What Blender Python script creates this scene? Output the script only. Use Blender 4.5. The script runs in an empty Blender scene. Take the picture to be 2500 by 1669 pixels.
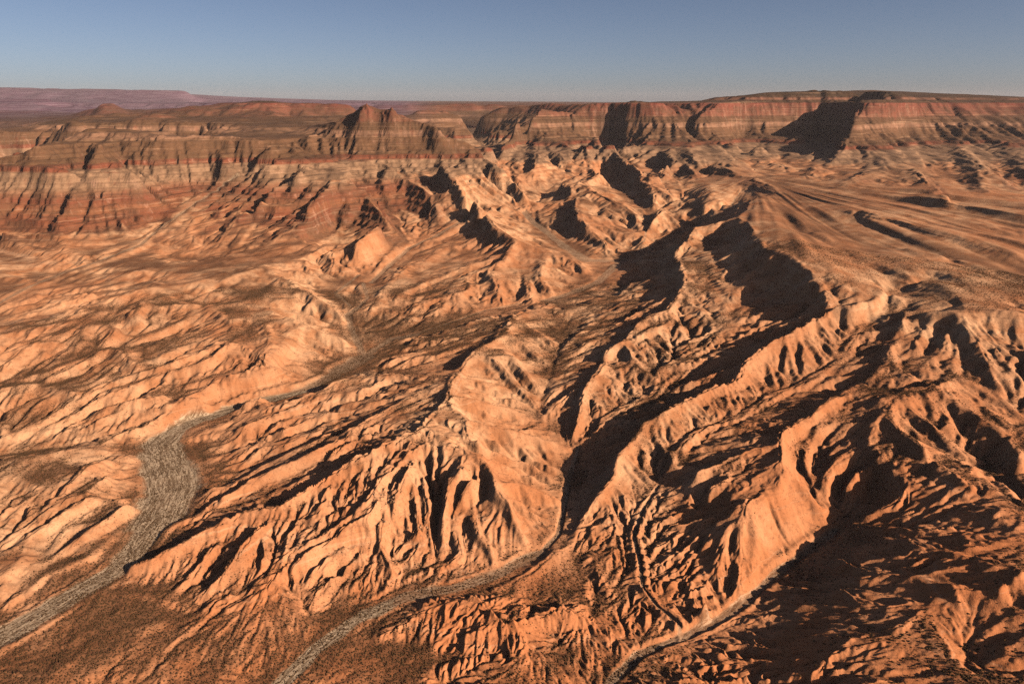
# Desert canyon seen from the air: badland hills, dry washes, an alluvial fan and layered mesas.
import bpy, math, random
import numpy as np

CAMZ = 1000.0                 # camera height above the lowest wash; all z below are relative to the camera
PITCH = math.radians(19.3)
FPX = 683.0
SUN_AZ = math.radians(121)    # clockwise from the view direction (+Y)
SUN_EL = math.radians(23.5)
random.seed(7)
RNG = np.random.default_rng(11)

# ---------------------------------------------------------------- survey of ridge crests (R) and drainage lines (V)
# kind tile half-width heights : points   (D lines give horizontal distances instead of heights)
SURVEY = r'''
# main wash
V F 28,28,30,26,30,36,62,66,60,46,30,24,22,22,24 -1003,-998,-992,-988,-985,-981,-979,-976,-972,-968,-965,-961,-955,-945,-936 : -80,1500 0,1462 120,1395 255,1318 305,1268 345,1215 368,1185 395,1130 388,1075 368,1020 410,985 470,958 560,932 690,897 760,862
V 5 34 -936,-930 : 60,790 230,700
# branch A north
V 5 14 -930,-920,-908,-890 : 230,700 150,560 110,440 180,390
V 5 8 -890,-885,-872 : 180,390 250,330 220,230
V 2 13 -885,-860,-842,-812,-770,-735 : 270,1330 400,1210 520,1110 700,1030 810,960 960,870
V 4 8 -890,-880,-868 : 2220,380 2120,300 2280,180
# left branch (wash below left wall)
V 1 10 -878,-850,-830,-815,-800,-740,-700,-640,-580,-520 : -100,1520 160,1370 400,1262 640,1190 900,1090 1090,930 1180,860 1300,780 1430,710 1530,650
# upper M wash to canyon C
V 5 16 -930,-922,-905 : 230,700 400,590 560,560
V 5 5 -905,-898,-890 : 560,560 1000,405 1430,335
V 2 20 -890,-880,-868,-850 : 1400,1440 1560,1390 1720,1330 1850,1200
V 3 6 -850,-830,-800,-775,-740,-690,-640 : -50,1150 0,1060 150,1010 290,960 400,905 480,830 540,745
# B wash green
V 2 32 -868,-855,-835 : 1850,1200 1650,1190 1500,1090
V 2 24 -835,-800,-768 : 1500,1090 1320,960 1260,890
V 2 4 -768,-700,-640,-560,-520 : 1260,890 1290,800 1130,700 1100,590 1000,490
V 2 5 -850,-800,-750,-700,-640,-572,-520 : 1940,1120 2020,1060 2050,900 2200,810 2130,700 1900,590 1745,480
V 3 3 -700,-650,-600 : 0,830 -30,740 -80,640
# lower left hills
V 7 0 -986,-972,-955,-935 : -40,725 130,612 330,440 560,350
R 7 0 -972,-960,-945,-925 : -20,745 130,650 330,540 600,375
V 7 0 -984,-972,-958 : 290,765 430,590 790,380
R 7 0 -972,-955,-935,-925 : 330,770 480,660 650,540 850,400
V 7 0 -955,-935 : 340,420 700,240
R 7 0 -945,-905,-915 : 350,400 560,170 700,130
R 7 0 -930,-915,-925,-950 : 0,130 250,110 560,60 840,130
V 7 0 -965,-950,-945 : 340,420 330,330 0,215
V 7 0 -990,-985,-978,-973 : 0,1075 290,870 580,760 880,440
V 7 0 -988,-984 : 170,930 420,760
R 7 0 -955,-958 : 20,860 150,740
# flats bottom left
V 7 0 -996 : -100,1500 300,1560 500,1250
V 7 0 -993,-993,-992 : 720,990 1010,1010 1300,1090
V 7 0 -1004,-1000 : 600,1600 1350,1580
V 7 0 -997,-990 : 1000,1350 1330,1120
# R2 massif: band C / B / A
V 7 0 -982,-974,-966,-958,-950,-938 : 960,710 1060,555 1270,500 1480,405 1600,385 1860,385
V 7 0 -950,-935,-915,-900 : 1600,385 1900,215 2060,150 2349,-10
V 5 0 -900,-885,-870,-862 : 0,1340 200,1210 440,1050 740,935
R 7 0 -984,-958,-940,-918,-905,-890,-868 : 710,890 790,815 960,765 1290,600 1500,490 1760,440 1960,310
R 7 0 -868,-850 : 1960,310 2349,130
R 5 0 -850,-830,-815,-810 : 0,1450 300,1285 560,1190 770,960
R 7 0 -940,-925,-912 : 1620,400 1780,330 1960,240
V 7 0 -972,-960,-950,-935,-915,-905 : 1300,450 1330,340 1500,285 1700,160 2000,20 2180,-60
R 7 0 -955,-925,-905,-885,-862 : 1330,440 1480,340 1700,215 1920,130 2349,-50
R 5 0 -862,-850 : 100,1180 520,950
V 4 0 -965,-955,-930,-900 : 1130,1230 1450,1180 1750,1080 2200,880
R 4 0 -940,-915,-890 : 1500,1180 1900,1010 2300,860
R 4 0 -955,-935,-900,-878 : 1290,1185 1500,1095 1900,965 2300,830
R 5 0 -878,-870,-850,-838 : 0,880 200,822 560,812 830,770
V 5 0 -925,-905,-885,-870 : 340,770 440,705 780,620 1090,500
R 5 0 -905,-870,-850,-835 : 520,790 780,690 1000,625 1150,500
R 5 0 -895,-885,-870,-872,-880 : 540,600 700,560 900,485 1130,430 1460,350
V 5 0 -920,-900,-880 : 340,790 560,800 850,740
# divide D
R 5 0 -880,-832,-828,-822,-825,-812,-808 : 1460,350 1170,450 1130,560 900,670 830,790 760,920 780,960
R 5 0 -808,-815,-822,-826 : 780,960 880,1110 900,1180 960,1250
R 8 0 -826,-838,-850,-862,-890,-930,-975 : 960,80 1050,215 1070,320 1160,410 1180,500 1250,620 1280,720
V 8 0 -1000,-995,-989,-984,-975,-968,-958,-948,-935,-900,-870 : 0,1078 250,1005 420,920 560,850 780,790 860,740 830,660 810,560 830,460 870,350 930,230
V 8 0 -972,-955,-940,-930 : 1050,780 1040,690 950,590 900,420
R 8 0 -840,-870,-900,-935 : 860,180 800,250 740,450 740,600
R 8 0 -822,-835,-850 : 900,60 620,60 500,100
V 8 0 -984,-960,-930 : 400,780 520,640 600,560
R 8 0 -970,-930,-900,-850 : 420,880 330,650 400,450 520,180
V 8 0 -990,-965,-940 : 60,910 180,750 240,620
R 8 0 -880,-900 : 250,480 400,330
# G valley
V 7 0 -990,-984,-978,-970,-960,-945,-925,-905 : 1320,1110 1400,1030 1560,985 1650,925 1720,820 1850,720 2110,590 2349,430
V 8 0 -905,-885,-865 : 200,450 340,265 490,130
R 7 0 -984,-965,-955,-935,-915,-905 : 1470,1060 1650,1000 1760,880 1950,740 2110,640 2349,560
R 8 0 -905,-890 : 60,590 240,510
V 7 0 -992,-988,-975,-950 : 1075,1010 1130,955 1230,880 1400,650
R 7 0 -985,-950,-925,-900 : 1250,1020 1400,900 1480,760 1640,560
V 7 0 -985,-965,-945 : 1950,960 2000,850 2200,690
R 7 0 -985,-955,-935 : 2000,1040 2120,880 2280,720
V 7 0 -990,-975 : 2140,960 2260,800
# W2 wash
V F 14 -1016,-1010,-1004,-998,-992,-987,-983,-980 : 580,1640 640,1568 720,1490 830,1408 930,1368 1040,1345 1150,1312 1235,1272
V F 6 -980,-976,-972,-966,-960 : 1235,1272 1280,1225 1293,1165 1305,1100 1325,1030
V 5 0 -960,-950,-935,-920,-905,-890,-880,-870,-862 : 1540,1390 1600,1250 1720,1215 1740,1115 1860,1035 2075,945 2100,880 2200,805 2349,800
V 6 0 -862,-848,-828,-800,-778,-755,-730,-700,-668 : 0,810 140,720 330,625 440,510 530,405 700,310 800,285 900,258 960,250
R 8 0 -965,-945,-900,-865,-850 : 1570,640 1620,520 1710,380 1810,240 1830,100
R 5 0 -850,-838,-830,-822,-815,-808 : 1830,1340 1930,1250 2000,1130 2140,1030 2280,965 2349,935
R 6 0 -808,-800,-785,-770,-740,-715,-680,-655 : 0,1080 140,1000 300,915 510,830 560,730 700,620 930,520 1090,400
R 6 0 -770,-790,-810,-830 : 540,740 450,780 330,820 180,850
V 6 0 -800,-830,-850 : 640,600 400,680 150,760
R 5 0 -865,-885,-905 : 1980,1200 1880,1240 1740,1290
# toe of W2 right hill / terrace right of W2
V 8 0 -985,-978,-972,-968 : 870,1010 1100,960 1300,850 1460,700
V 8 0 -978,-985 : 1560,760 1700,1130
R 8 0 -972,-980 : 1650,760 1800,1000
# small hill bottom centre
R 8 0 -1000,-975,-955,-950,-962,-950,-968 : 290,1270 600,1100 850,1010 1000,1040 1120,1180 1480,1100 1670,1160
R 8 0 -960,-972,-1000 : 1120,1180 1300,1240 1480,1290
V 8 0 -1000,-980,-965 : 700,1320 850,1180 1080,1060
V 8 0 -1005,-985,-972 : 760,1340 900,1260 1100,1200
V 8 0 -1003,-1002,-1006 : 290,1290 650,1320 730,1420
V 8 0 -995,-985,-990 : 1480,1320 1680,1200 1680,1000
V 8 0 -1012,-1004,-998 : 740,1566 730,1430 1050,1400
R 8 0 -975,-985 : 1400,960 1300,1080
# W2b
V 8 3 -992,-986,-980,-972,-966,-958,-950,-942,-930 : 2240,1290 2230,1200 2100,1070 2000,960 1980,780 1950,640 1975,540 2010,440 2100,300
V 9 0 -930,-905,-895 : 0,270 130,200 130,60
V 6 0 -895,-885,-875,-860,-850,-840,-825,-805,-785,-765,-745,-725,-705,-690,-675 : 130,1400 115,1300 230,1185 560,1075 650,1000 770,925 930,885 1080,785 1220,700 1230,625 1300,565 1340,470 1420,425 1510,310 1770,238
R 6 0 -660,-690,-725,-765,-780,-790,-795,-790,-795,-805,-812 : 1820,290 1640,460 1500,610 1440,760 1240,900 1070,1010 950,1110 790,1175 805,1300 830,1400 770,1540
R 9 0 -812,-822,-840,-862,-885,-905,-925,-945 : 830,100 820,200 690,350 570,400 440,580 400,700 370,830 400,920
R 9 0 -822,-845,-880,-935 : 830,200 980,330 1060,430 1160,480
R 9 0 -850,-880,-920,-950 : 590,420 620,560 640,700 590,880
V 9 0 -870,-900,-940,-958 : 560,440 530,600 520,780 530,960
V 6 0 -870,-845,-825 : 240,1440 560,1300 780,1260
R 6 0 -880,-850,-800 : 300,1430 600,1290 790,1200
V 6 0 -880,-855,-830 : 330,1540 620,1420 800,1370
R 6 0 -870,-840,-812 : 450,1530 650,1450 820,1400
V 9 0 -945,-900,-860 : 280,740 420,520 560,400
R 9 0 -930,-895,-860 : 260,430 420,430 570,385
# W3
V F 9 -1012,-1006,-1000,-995,-986,-978,-968,-960,-950 : 1350,1630 1400,1568 1470,1500 1565,1462 1650,1420 1735,1352 1800,1300 1870,1250 1915,1215
V 9 0 -950,-945,-938,-925,-905,-880,-865,-850,-835,-822,-800,-780,-762,-745 : 1115,640 1120,540 1190,492 1100,450 1030,300 960,190 950,90 985,-20 1010,-60 1210,-130 1400,-185 1420,-240 1660,-330 1860,-385
R 6 0 -745,-765,-780,-800,-818,-830,-850 : 1860,835 1700,940 1520,1000 1400,1090 1340,1250 1430,1360 1530,1450
R 9 0 -850,-870,-895,-925 : 1530,220 1530,310 1450,390 1370,430
V 6 0 -905,-870,-845 : 1050,1560 1120,1400 1300,1270
R 6 0 -900,-860 : 1200,1560 1280,1430
V 9 0 -935,-895,-868,-845,-822 : 1200,530 1370,480 1540,390 1570,220 1740,120
R 6 0 -795,-785,-785,-795,-802 : 1450,1060 1600,1200 1720,1300 1800,1420 2000,1530
R 9 0 -802,-805,-805,-800 : 2000,170 2050,250 2200,350 2349,430
V 9 0 -848,-835,-822 : 1570,260 1750,160 1950,150
# R7 massif lower right
R 9 0 -790,-795,-825,-842,-855,-862,-868,-868,-862,-855,-850,-855 : 2500,600 2349,650 1950,690 1830,770 1760,850 1690,900 1730,1060 1730,1200 1840,1340 1850,1500 1950,1600 2100,1800
R 9 0 -780,-788,-805 : 2349,480 2200,455 2150,540
V 9 0 -930,-885,-855,-840 : 1180,560 1500,560 1800,590 2100,590
R 9 0 -840,-858,-880,-915 : 1780,720 1560,650 1430,620 1240,720
V 9 0 -932,-905,-885,-872 : 1130,750 1300,830 1560,850 1730,845
R 9 0 -863,-880,-902 : 1700,900 1450,860 1250,900
V 9 0 -915,-900,-882 : 1150,960 1350,1060 1680,1010
R 9 0 -868,-872,-880,-900 : 1720,1070 1560,1030 1450,1060 1400,1200
V 9 0 -905,-895,-882,-876 : 1160,1300 1400,1230 1530,1190 1700,1100
R 9 0 -870,-885,-900 : 1730,1200 1560,1320 1350,1450
V 9 0 -935,-915,-900,-885 : 1000,1560 1080,1370 1300,1320 1560,1260
V 9 0 -915,-895 : 1200,1640 1450,1540
V 9 0 -985,-975 : 100,1560 600,1560
R 9 0 -950,-960 : 330,960 180,1000
V 9 0 -965,-955 : 160,1200 330,1080
# right edge lower
V 9 0 -895,-878,-865,-845 : 2000,1400 2090,1260 2200,1190 2400,1110
R 9 0 -825,-848,-862 : 1850,930 2100,1010 2240,1140
V 9 0 -850,-880 : 1900,980 2000,1180
R 9 0 -850,-870 : 2349,1250 2100,1450
R 9 0 -800,-825,-845 : 2060,760 2180,850 2240,1000
V 9 0 -862,-830,-805 : 2240,1140 2200,950 2349,840
# left middle hills
V 4 0 -990,-975,-960,-950,-935,-915,-900 : -80,1320 430,1250 600,1195 750,1160 900,1085 1080,1025 1450,945
R 4 0 -960,-945,-928,-912,-895,-885 : 450,1280 620,1220 850,1180 1100,1090 1600,970 1950,850
V 4 0 -970,-955,-935,-915,-895,-870,-855,-840 : -60,1250 220,1160 440,1010 600,905 850,825 1050,765 1250,680 1400,598
R 4 0 -955,-935,-915,-890,-870 : 200,1220 480,1070 700,940 920,860 1150,790
R 4 0 -870,-850,-828 : 1150,790 1320,730 1450,620
V 4 0 -960,-945,-925,-905,-890 : 380,1200 560,1115 640,1050 800,1000 900,960
R 4 0 -945,-920,-900,-885 : 420,1210 700,1090 900,1010 1050,950
V 4 0 -920,-915,-900,-885,-870 : 1090,990 1130,930 1270,865 1480,835 1750,768
R 4 0 -905,-885,-870,-855 : 1130,1000 1350,890 1600,835 1800,750
V 4 0 -935,-915,-900,-885 : 0,865 200,835 420,750 700,640
R 4 0 -915,-890,-872,-845 : 0,900 250,855 520,720 700,625
V 4 0 -930,-915 : 200,870 450,940
R 4 0 -900,-880,-860 : 0,820 120,680 330,560
R 4 0 -845,-860,-885 : 700,625 800,700 890,790
V 4 0 -900,-870,-850,-838 : 800,640 940,560 1150,490 1300,370
R 4 0 -838,-850,-880 : 720,420 730,560 650,620
R 4 0 -838,-835,-820,-815 : 400,410 720,420 1000,370 1310,365
R 4 0 -850,-860,-880 : 0,560 200,470 400,410
V 4 0 -870,-875 : 150,600 400,620
R 4 0 -815,-812,-820,-830,-850,-875 : 1310,365 1640,370 1890,480 2000,530 2100,560 2200,600
V 4 0 -870,-850,-830 : 1640,770 1740,620 1690,480
R 4 0 -820,-845,-860 : 1890,480 1860,590 1700,740
R 4 0 -815,-840,-860 : 1320,370 1480,530 1620,700
V 4 0 -885,-860 : 900,720 1200,560
R 4 0 -790,-795,-815,-850 : 1300,240 1700,130 2000,330 2180,440
R 4 0 -800,-790,-780 : 700,330 1000,250 1300,200
R 4 0 -870,-858,-840,-810 : 0,380 160,280 560,265 900,160
V 4 0 -850,-830,-812 : 900,490 840,430 950,330
V 4 0 -885,-860,-830 : 0,480 300,400 600,300
# foot of left wall
V 1 0 -800,-815,-810,-800 : 0,1080 300,1150 560,1160 880,1060
R 1 0 -760,-770,-790 : -60,1020 0,1020 330,1090
R 1 0 -664,-735,-795 : 330,900 340,1000 400,1110
V 1 0 -745,-790,-800,-770 : 0,1010 520,1080 900,1055 1050,960
R 1 0 -825,-845,-862 : -40,1100 160,1220 340,1270
# left wall crest
R 1 0 -345,-330,-290,-218,-200,-202,-226,-236 : -60,525 60,510 220,470 430,375 560,355 850,360 990,385 1130,390
D 1 0 5500,5700,5800 : 570,330 850,340 1130,365
V 1 0 -605,-428,-262 : 420,830 600,600 640,430
# alcove
D 1 0 5450,5550,5550 : 1180,375 1400,368 1650,376
V 1 0 -520,-450,-340 : 1530,650 1440,590 1390,480
R 1 0 -290,-470 : 1740,440 1600,600
# middle mesa crest, left part and platforms
D 1 0 6400,6900,6500,6300 : 1780,370 1950,300 2080,250 2130,270
D 2 0 6000,5990,6050,6080,6040,5980,6040,6020,6050,6000 : 190,190 245,182 295,191 322,203 345,184 400,175 465,190 530,199 580,232 650,268
R 2 0 -112,-165,-225,-320,-400,-480,-540 : 650,272 720,318 750,365 900,440 980,500 1090,590 1150,640
R 2 0 -540,-600,-680,-735 : 1150,640 1200,700 1280,790 1300,830
D 1 0 6300,6300 : 1900,340 2200,330
R 1 0 -408,-500,-600,-720,-790,-850 : 1930,560 1860,650 1650,790 1500,930 1400,1060 1250,1190
V 1 0 -440,-590,-720,-815 : 1900,600 1830,760 1640,900 1480,1100
R 1 0 -420,-535,-615,-695,-785 : 2150,540 2100,700 1960,830 1950,930 1700,1080
V 2 0 -870,-800,-715,-600,-540,-430 : 60,1130 30,960 100,880 230,740 60,700 120,540
R 2 0 -430,-500,-555,-640,-720 : 380,560 430,620 490,665 700,780 920,880
R 2 0 -555,-650,-760,-810 : 480,670 430,760 400,900 500,1000
V 2 0 -840,-780,-750,-620,-520 : 520,1110 540,930 440,880 380,740 360,640
R 2 0 -430,-510,-600,-660,-700 : 720,560 790,650 900,770 960,850 1010,925
V 2 0 -780,-700,-620,-500 : 720,960 700,860 660,740 620,600
R 2 0 -610,-700,-815 : 250,760 350,880 500,1070
V 2 0 -830,-740,-690 : 170,1200 180,1080 330,960
# hills between wash A and B
R 2 0 -700,-715,-750,-790,-810,-830 : 1010,890 1050,970 1200,1060 1400,1120 1600,1180 1640,1240
R 2 0 -750,-780,-830,-860 : 1200,1070 1100,1180 900,1270 860,1400
V 2 0 -860,-830,-800,-775 : 920,1330 1000,1250 1120,1180 1220,1090
R 2 0 -790,-820,-860 : 1400,1130 1330,1290 1460,1410
R 2 0 -800,-830,-870 : 1000,1240 1080,1340 1110,1460
V 2 0 -860,-830 : 1290,1420 1260,1230
V 2 0 -885,-870,-840 : 510,1400 700,1350 900,1240
R 2 0 -880,-850,-810 : 380,1440 700,1290 940,1190
V 2 0 -890,-875,-850 : 500,1510 640,1440 860,1380
R 2 0 -875,-850 : 700,1500 850,1290
R 2 0 -770,-820,-850 : 1020,960 800,1060 600,1200
V 2 0 -870,-845 : 560,1300 900,1130
V 2 0 -880,-860 : 260,1480 500,1290
R 2 0 -860,-850 : 330,1400 500,1230
# centre promontory
D 2 0 7700,8250,8500,8550,8550,8400,8350,8400 : 1200,255 1340,225 1480,225 1600,228 1800,200 1950,158 2070,175 2200,232
D 2 0 8400,8400,8300 : 2200,232 2349,235 2500,250
D 2 0 8850,8850 : 1800,198 2150,205
R 2 0 -435,-480,-560,-600,-640 : 1520,450 1600,510 1680,580 1740,640 1600,700
R 2 0 -320,-430 : 1180,390 1010,500
V 2 0 -420,-480,-560,-620 : 1270,430 1200,510 1220,590 1290,650
R 2 0 -400,-470,-560 : 1330,430 1330,520 1300,610
R 2 0 -400,-450,-520,-560 : 2020,430 2130,470 2230,560 2349,620
V 2 0 -375,-455 : 1710,400 1740,470
V 2 0 -430,-520,-600 : 2170,470 2190,560 2110,670
R 2 0 -440,-510,-560,-600 : 1830,470 1920,560 2050,640 2100,670
V 2 0 -768,-720,-665,-620 : 1290,850 1400,760 1540,690 1620,640
R 2 0 -620,-650,-690,-720,-745,-800 : 1600,690 1700,760 1870,830 1960,890 1980,940 2000,1020
R 2 0 -650,-680,-700,-760,-820 : 1700,760 1570,800 1590,900 1680,1000 1780,1110
V 2 0 -830,-780,-720 : 1520,1040 1420,930 1500,830
V 2 0 -620,-650,-690 : 1500,690 1560,740 1540,800
R 2 0 -600,-680 : 1960,660 2230,800
V 2 0 -740,-690 : 2050,860 1800,680
R 2 0 -700,-740,-770 : 2110,860 2050,960 1950,1010
# behind centre
D 2 0 10300,10500,10500,10400,9800,9000 : 560,196 760,200 1100,200 1300,205 1560,212 1800,215
D 2 0 14000,14000 : 300,197 2400,200
V 2 0 -540,-520,-500 : 1020,490 960,440 820,360
D 2 0 9300,9300 : 800,330 1180,350
# fan
R 3 0 -572,-580,-598,-620,-650 : 620,670 720,720 1050,820 1500,960 2349,1230
V 3 0 -596,-612,-634,-672 : 700,760 1000,880 1300,980 2349,1390
R 3 0 -582,-598,-620,-642,-665 : 660,770 900,920 1200,1060 1600,1220 2349,1480
V 3 0 -606,-626,-655,-682 : 780,890 1000,1050 1400,1260 2349,1600
R 3 0 -588,-602,-622,-640,-655 : 640,810 760,1000 950,1180 1250,1330 1500,1420
V 3 0 -600,-622 : 1500,900 2349,1090
R 3 0 -588,-612 : 1250,860 2300,1130
V 3 0 -634,-655 : 1600,1110 2349,1300
# fan west scarp
R 3 0 -592,-600,-606,-640,-672,-690,-705 : 620,800 615,870 520,920 370,960 230,1000 210,1070 110,1130
R 3 0 -606,-612,-618,-624,-632,-642 : 520,930 570,1000 650,1100 790,1170 910,1260 1020,1345
R 6 0 -645,-652 : 1020,250 1090,395
R 6 0 -652,-660,-665,-668 : 1090,395 1250,420 1390,400 1480,330
V 3 0 -705,-720,-738,-756 : 300,1060 290,1150 360,1280 480,1420
V 3 0 -742,-692,-650 : 360,1290 560,1180 720,1180
V 3 0 -725,-682,-640 : 300,1130 480,1040 600,1080
R 3 0 -718,-662,-638 : 370,1200 560,1120 680,1130
V 3 0 -756,-715,-672 : 480,1400 650,1300 880,1290
R 3 0 -738,-695,-650 : 470,1330 650,1240 800,1210
R 3 0 -600,-630,-670,-700,-740 : 300,620 340,770 320,860 320,920 150,1000
R 3 0 -600,-640,-700,-760 : 0,600 160,700 180,790 20,880
V 3 0 -760,-700,-660 : 20,890 200,820 330,780
V 3 0 -690,-640,-600 : 400,890 400,770 520,690
# pink hill
R 6 0 -700,-715,-728,-745,-768,-788,-812 : 90,40 150,140 190,215 60,400 -60,440 -220,600 -300,640
R 6 0 -735,-752,-770 : 200,230 330,330 450,390
R 6 0 -812,-830,-850 : -300,640 -380,800 -450,900
R 5 0 -850,-870,-895,-930 : 1640,880 1610,960 1600,1080 1560,1230
R 5 0 -812,-840,-865 : 1890,640 1980,760 2100,860
V 5 0 -955,-940,-928,-915,-900,-888,-875,-862,-850,-842,-835 : 1560,1280 1440,1140 1335,1020 1395,880 1440,740 1500,605 1590,455 1700,370 1850,335 1900,280 1960,210
V 5 0 -895,-870,-845,-815,-785 : 1440,740 1620,590 1800,520 2000,430 2150,330
V 5 0 -905,-880,-855,-825,-800 : 1430,800 1600,710 1760,645 1950,590 2110,500
R 5 0 -885,-860,-835,-805,-775 : 1500,715 1680,610 1850,530 2000,480 2130,420
R 5 0 -870,-855,-830 : 1480,650 1700,480 1950,330
R 5 0 -860,-840,-800,-750,-735 : 1770,330 1900,330 2050,200 2150,110 2280,60
V 5 0 -910,-890,-870 : 1400,850 1550,790 1850,745
R 5 0 -900,-880,-855 : 1450,860 1650,800 1860,740
V 5 0 -928,-905,-880 : 1340,1010 1450,900 1640,830
V 5 0 -935,-915,-890 : 1340,1110 1450,1000 1610,890
R 5 0 -915,-890,-865 : 1440,950 1560,880 1650,850
V 5 0 -870,-850 : 1900,270 2140,190
# west slopes of divide D toward V2c
R 5 0 -835,-870,-905 : 1130,640 1250,800 1370,930
R 5 0 -828,-865,-895 : 1130,560 1300,660 1420,760
R 5 0 -835,-870 : 1180,460 1450,620
V 5 0 -850,-895,-920 : 1050,700 1200,880 1330,1000
V 5 0 -855,-900 : 1200,570 1420,720
R 5 0 -815,-850,-890,-935 : 830,960 1000,1000 1170,1040 1320,1130
R 5 0 -820,-860,-900,-945 : 900,1100 1150,1180 1350,1230 1560,1290
R 8 0 -860,-900,-940 : 1100,280 1300,320 1480,380
# escarpment right
R 6 0 -672,-666,-662,-660 : 1560,420 1750,455 2000,462 2349,475
V 6 0 -760,-775,-790,-815 : 1900,820 2050,890 2200,980 2349,1130
R 6 0 -765,-770,-790,-800 : 1690,840 1900,980 2200,1180 2349,1310
R 6 0 -780,-800,-830 : 2250,1200 2300,1350 2349,1500
V 6 0 -795,-830,-850 : 1700,1080 1900,1290 2100,1400
R 6 0 -668,-720,-765 : 1600,460 1560,560 1480,660
R 6 0 -662,-700,-750 : 1900,465 2050,640 2200,900
# right wall foot wash
V 3 3 -574,-585,-597,-606,-612,-625,-650,-670 : 600,612 800,700 1070,755 1280,810 1570,880 1750,960 2300,1050 2500,1120
# right wall rim and gullies
D 3 0 8200,8350,8600,8850,9000,9000,8600,7950,7950,8200,8550,8750,8850,8950,9000,9000 : 290,230 370,190 500,178 650,170 800,165 1000,165 1180,170 1290,158 1400,158 1590,165 1700,185 1850,195 2050,195 2200,195 2349,195 2600,195
D 3 0 8850,9150,9300,9200,8700,8500,9000,9400 : 500,175 680,122 1040,97 1300,103 1490,106 1580,155 1900,168 2600,165
D 3 0 10500,10500,11500 : 700,120 1400,102 2600,163
V 3 0 -575,-500,-378 : 605,610 745,500 735,400
V 3 0 -575,-510,-385 : 598,600 570,510 555,400
V 3 0 -500,-335 : 760,495 930,380
R 3 0 -15,-147,-327,-400,-512,-575 : 1290,190 1265,280 1210,400 1180,460 1120,560 1090,620
R 3 0 -418,-508,-548,-577,-597 : 1370,470 1400,560 1340,640 1200,700 1080,748
V 3 0 -598,-570,-540 : 1075,755 1180,645 1270,620
V 3 0 -612,-555,-470 : 1560,810 1500,640 1440,520
R 3 0 -432,-535,-570,-605 : 1500,470 1620,600 1760,720 1900,850
V 3 0 -625,-585,-548,-440 : 1900,870 1780,700 1680,600 1600,470
V 3 0 -360,-425 : 1620,400 1620,450
R 3 0 -410,-525,-590,-640 : 1900,440 2100,600 2250,720 2480,850
V 3 0 -465,-575,-640 : 2060,480 2200,620 2400,780
R 3 0 -400,-480,-540,-600 : 950,430 1000,500 800,560 640,600
R 3 0 -540,-580,-600 : 760,570 900,640 1060,690
R 3 0 -490,-560 : 500,500 580,570
R 3 0 -420,-500,-560 : 130,450 300,560 540,640
V 3 0 -420,-540,-565 : 350,440 500,580 600,640
# far west: side canyon, buttes, canyon country, distant plateaux
V 1 0 -620,-600,-560 : -300,720 -100,640 40,560
D 1 0 6900,7100,7300,7000 : -200,345 0,345 250,325 450,258
D 1 0 5900,6100,6100 : -200,500 100,500 300,440
D 1 0 8700,8800,8800 : 545,225 680,178 830,215
D 1 0 7900,8000,8200 : 520,262 750,250 900,235
D 1 0 7000,7300,7500 : 860,245 980,218 1120,260
D 1 0 6800,6900,7000 : 560,305 800,310 1200,290
D 1 0 7800,7600 : 1250,270 1550,250
D 1 0 9000,9000,9000,8800 : 1590,215 1610,155 1760,158 1830,215
D 1 0 9200,9200,9200 : 1850,185 1950,172 2240,180
D 1 0 6700,6700 : 1300,330 1900,330
D 1 0 11000,11500,12000,11000 : -200,235 200,235 400,240 560,250
D 1 0 13000,13500,14000,13500 : -200,300 200,285 450,262 1200,262
D 1 0 17000,17000,17500 : -200,155 300,160 460,185
D 1 0 18000,18000 : 460,245 1400,235
D 1 0 15000,15000,14000 : 1240,240 1330,180 1560,178
D 1 0 21000,21000 : -300,205 1500,200
D 1 0 27000,27000,27000,27500,29000 : -300,150 500,165 1100,172 1190,178 1300,185
E 1 0 28500,28500,28500,29000 : -300,78 0,83 600,96 1185,105
D 1 0 33000,33000 : -300,80 1170,105
D 1 0 33000,34000 : 1260,184 1500,180
D 1 0 40000,40000,42000 : 1195,122 1420,143 2250,172
D 1 0 50000,50000 : 1200,130 2349,180
D 2 0 20000,20000 : 0,196 2349,203
D 3 0 30000,30000 : 0,205 2600,205

R 2 0 -412 : 1420,440 1660,465
R 2 0 -412 : 1790,465 1930,440
R 2 0 -412 : 2020,440 2349,452
R 3 0 -412 : 440,440 530,445
R 3 0 -412 : 590,450 700,450
R 3 0 -395 : 1200,450 1480,450
D 3 0 7600,7850,7850 : 1690,440 1850,420 2030,430
D 3 0 7850,7750,7700 : 2100,430 2349,450 2600,460
R 2 0 -412 : 0,530 350,525 700,520
R 1 0 -412 : -60,600 300,605 900,600
R 1 0 -412 : 1700,560 2349,535

V 3 0 -598,-606,-618 : 700,850 800,920 860,1010
V 3 0 -612,-640,-668 : 900,1000 1180,1160 1460,1290
R 3 0 -606,-626,-640 : 1000,1000 1300,1150 1700,1330

R 3 0 -415,-510,-600 : 1950,450 1990,560 2080,760
V 3 0 -425,-575,-620 : 1840,440 1900,620 2030,800
R 3 0 -425,-525,-615 : 2250,450 2330,600 2500,760
R 3 0 -500,-545,-590 : 900,500 820,560 700,640
V 3 0 -480,-530,-590 : 1020,440 930,540 860,640
R 3 0 -470,-530,-580 : 1080,450 1010,560 960,680

Q F 0 -640,-630,-620,-500 : -6800,5400 -4900,5900 -3900,6250 -3200,6800
Q F 0 -560 : -5600,6300 -4600,6450 -3900,6650

D 2 0 6260,6220,6260 : 215,196 390,186 520,208
D 1 0 9350,9350 : 1620,157 1750,160
D 1 0 9150,9150 : 560,226 820,216
D 1 0 9000,9000,9000 : 600,200 680,178 780,195

D 2 0 6110,6110,6110 : 205,187 260,184 300,192
D 2 0 6110,6110,6110 : 340,186 400,178 470,190

D 2 0 6420,6420 : 230,190 440,186
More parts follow.
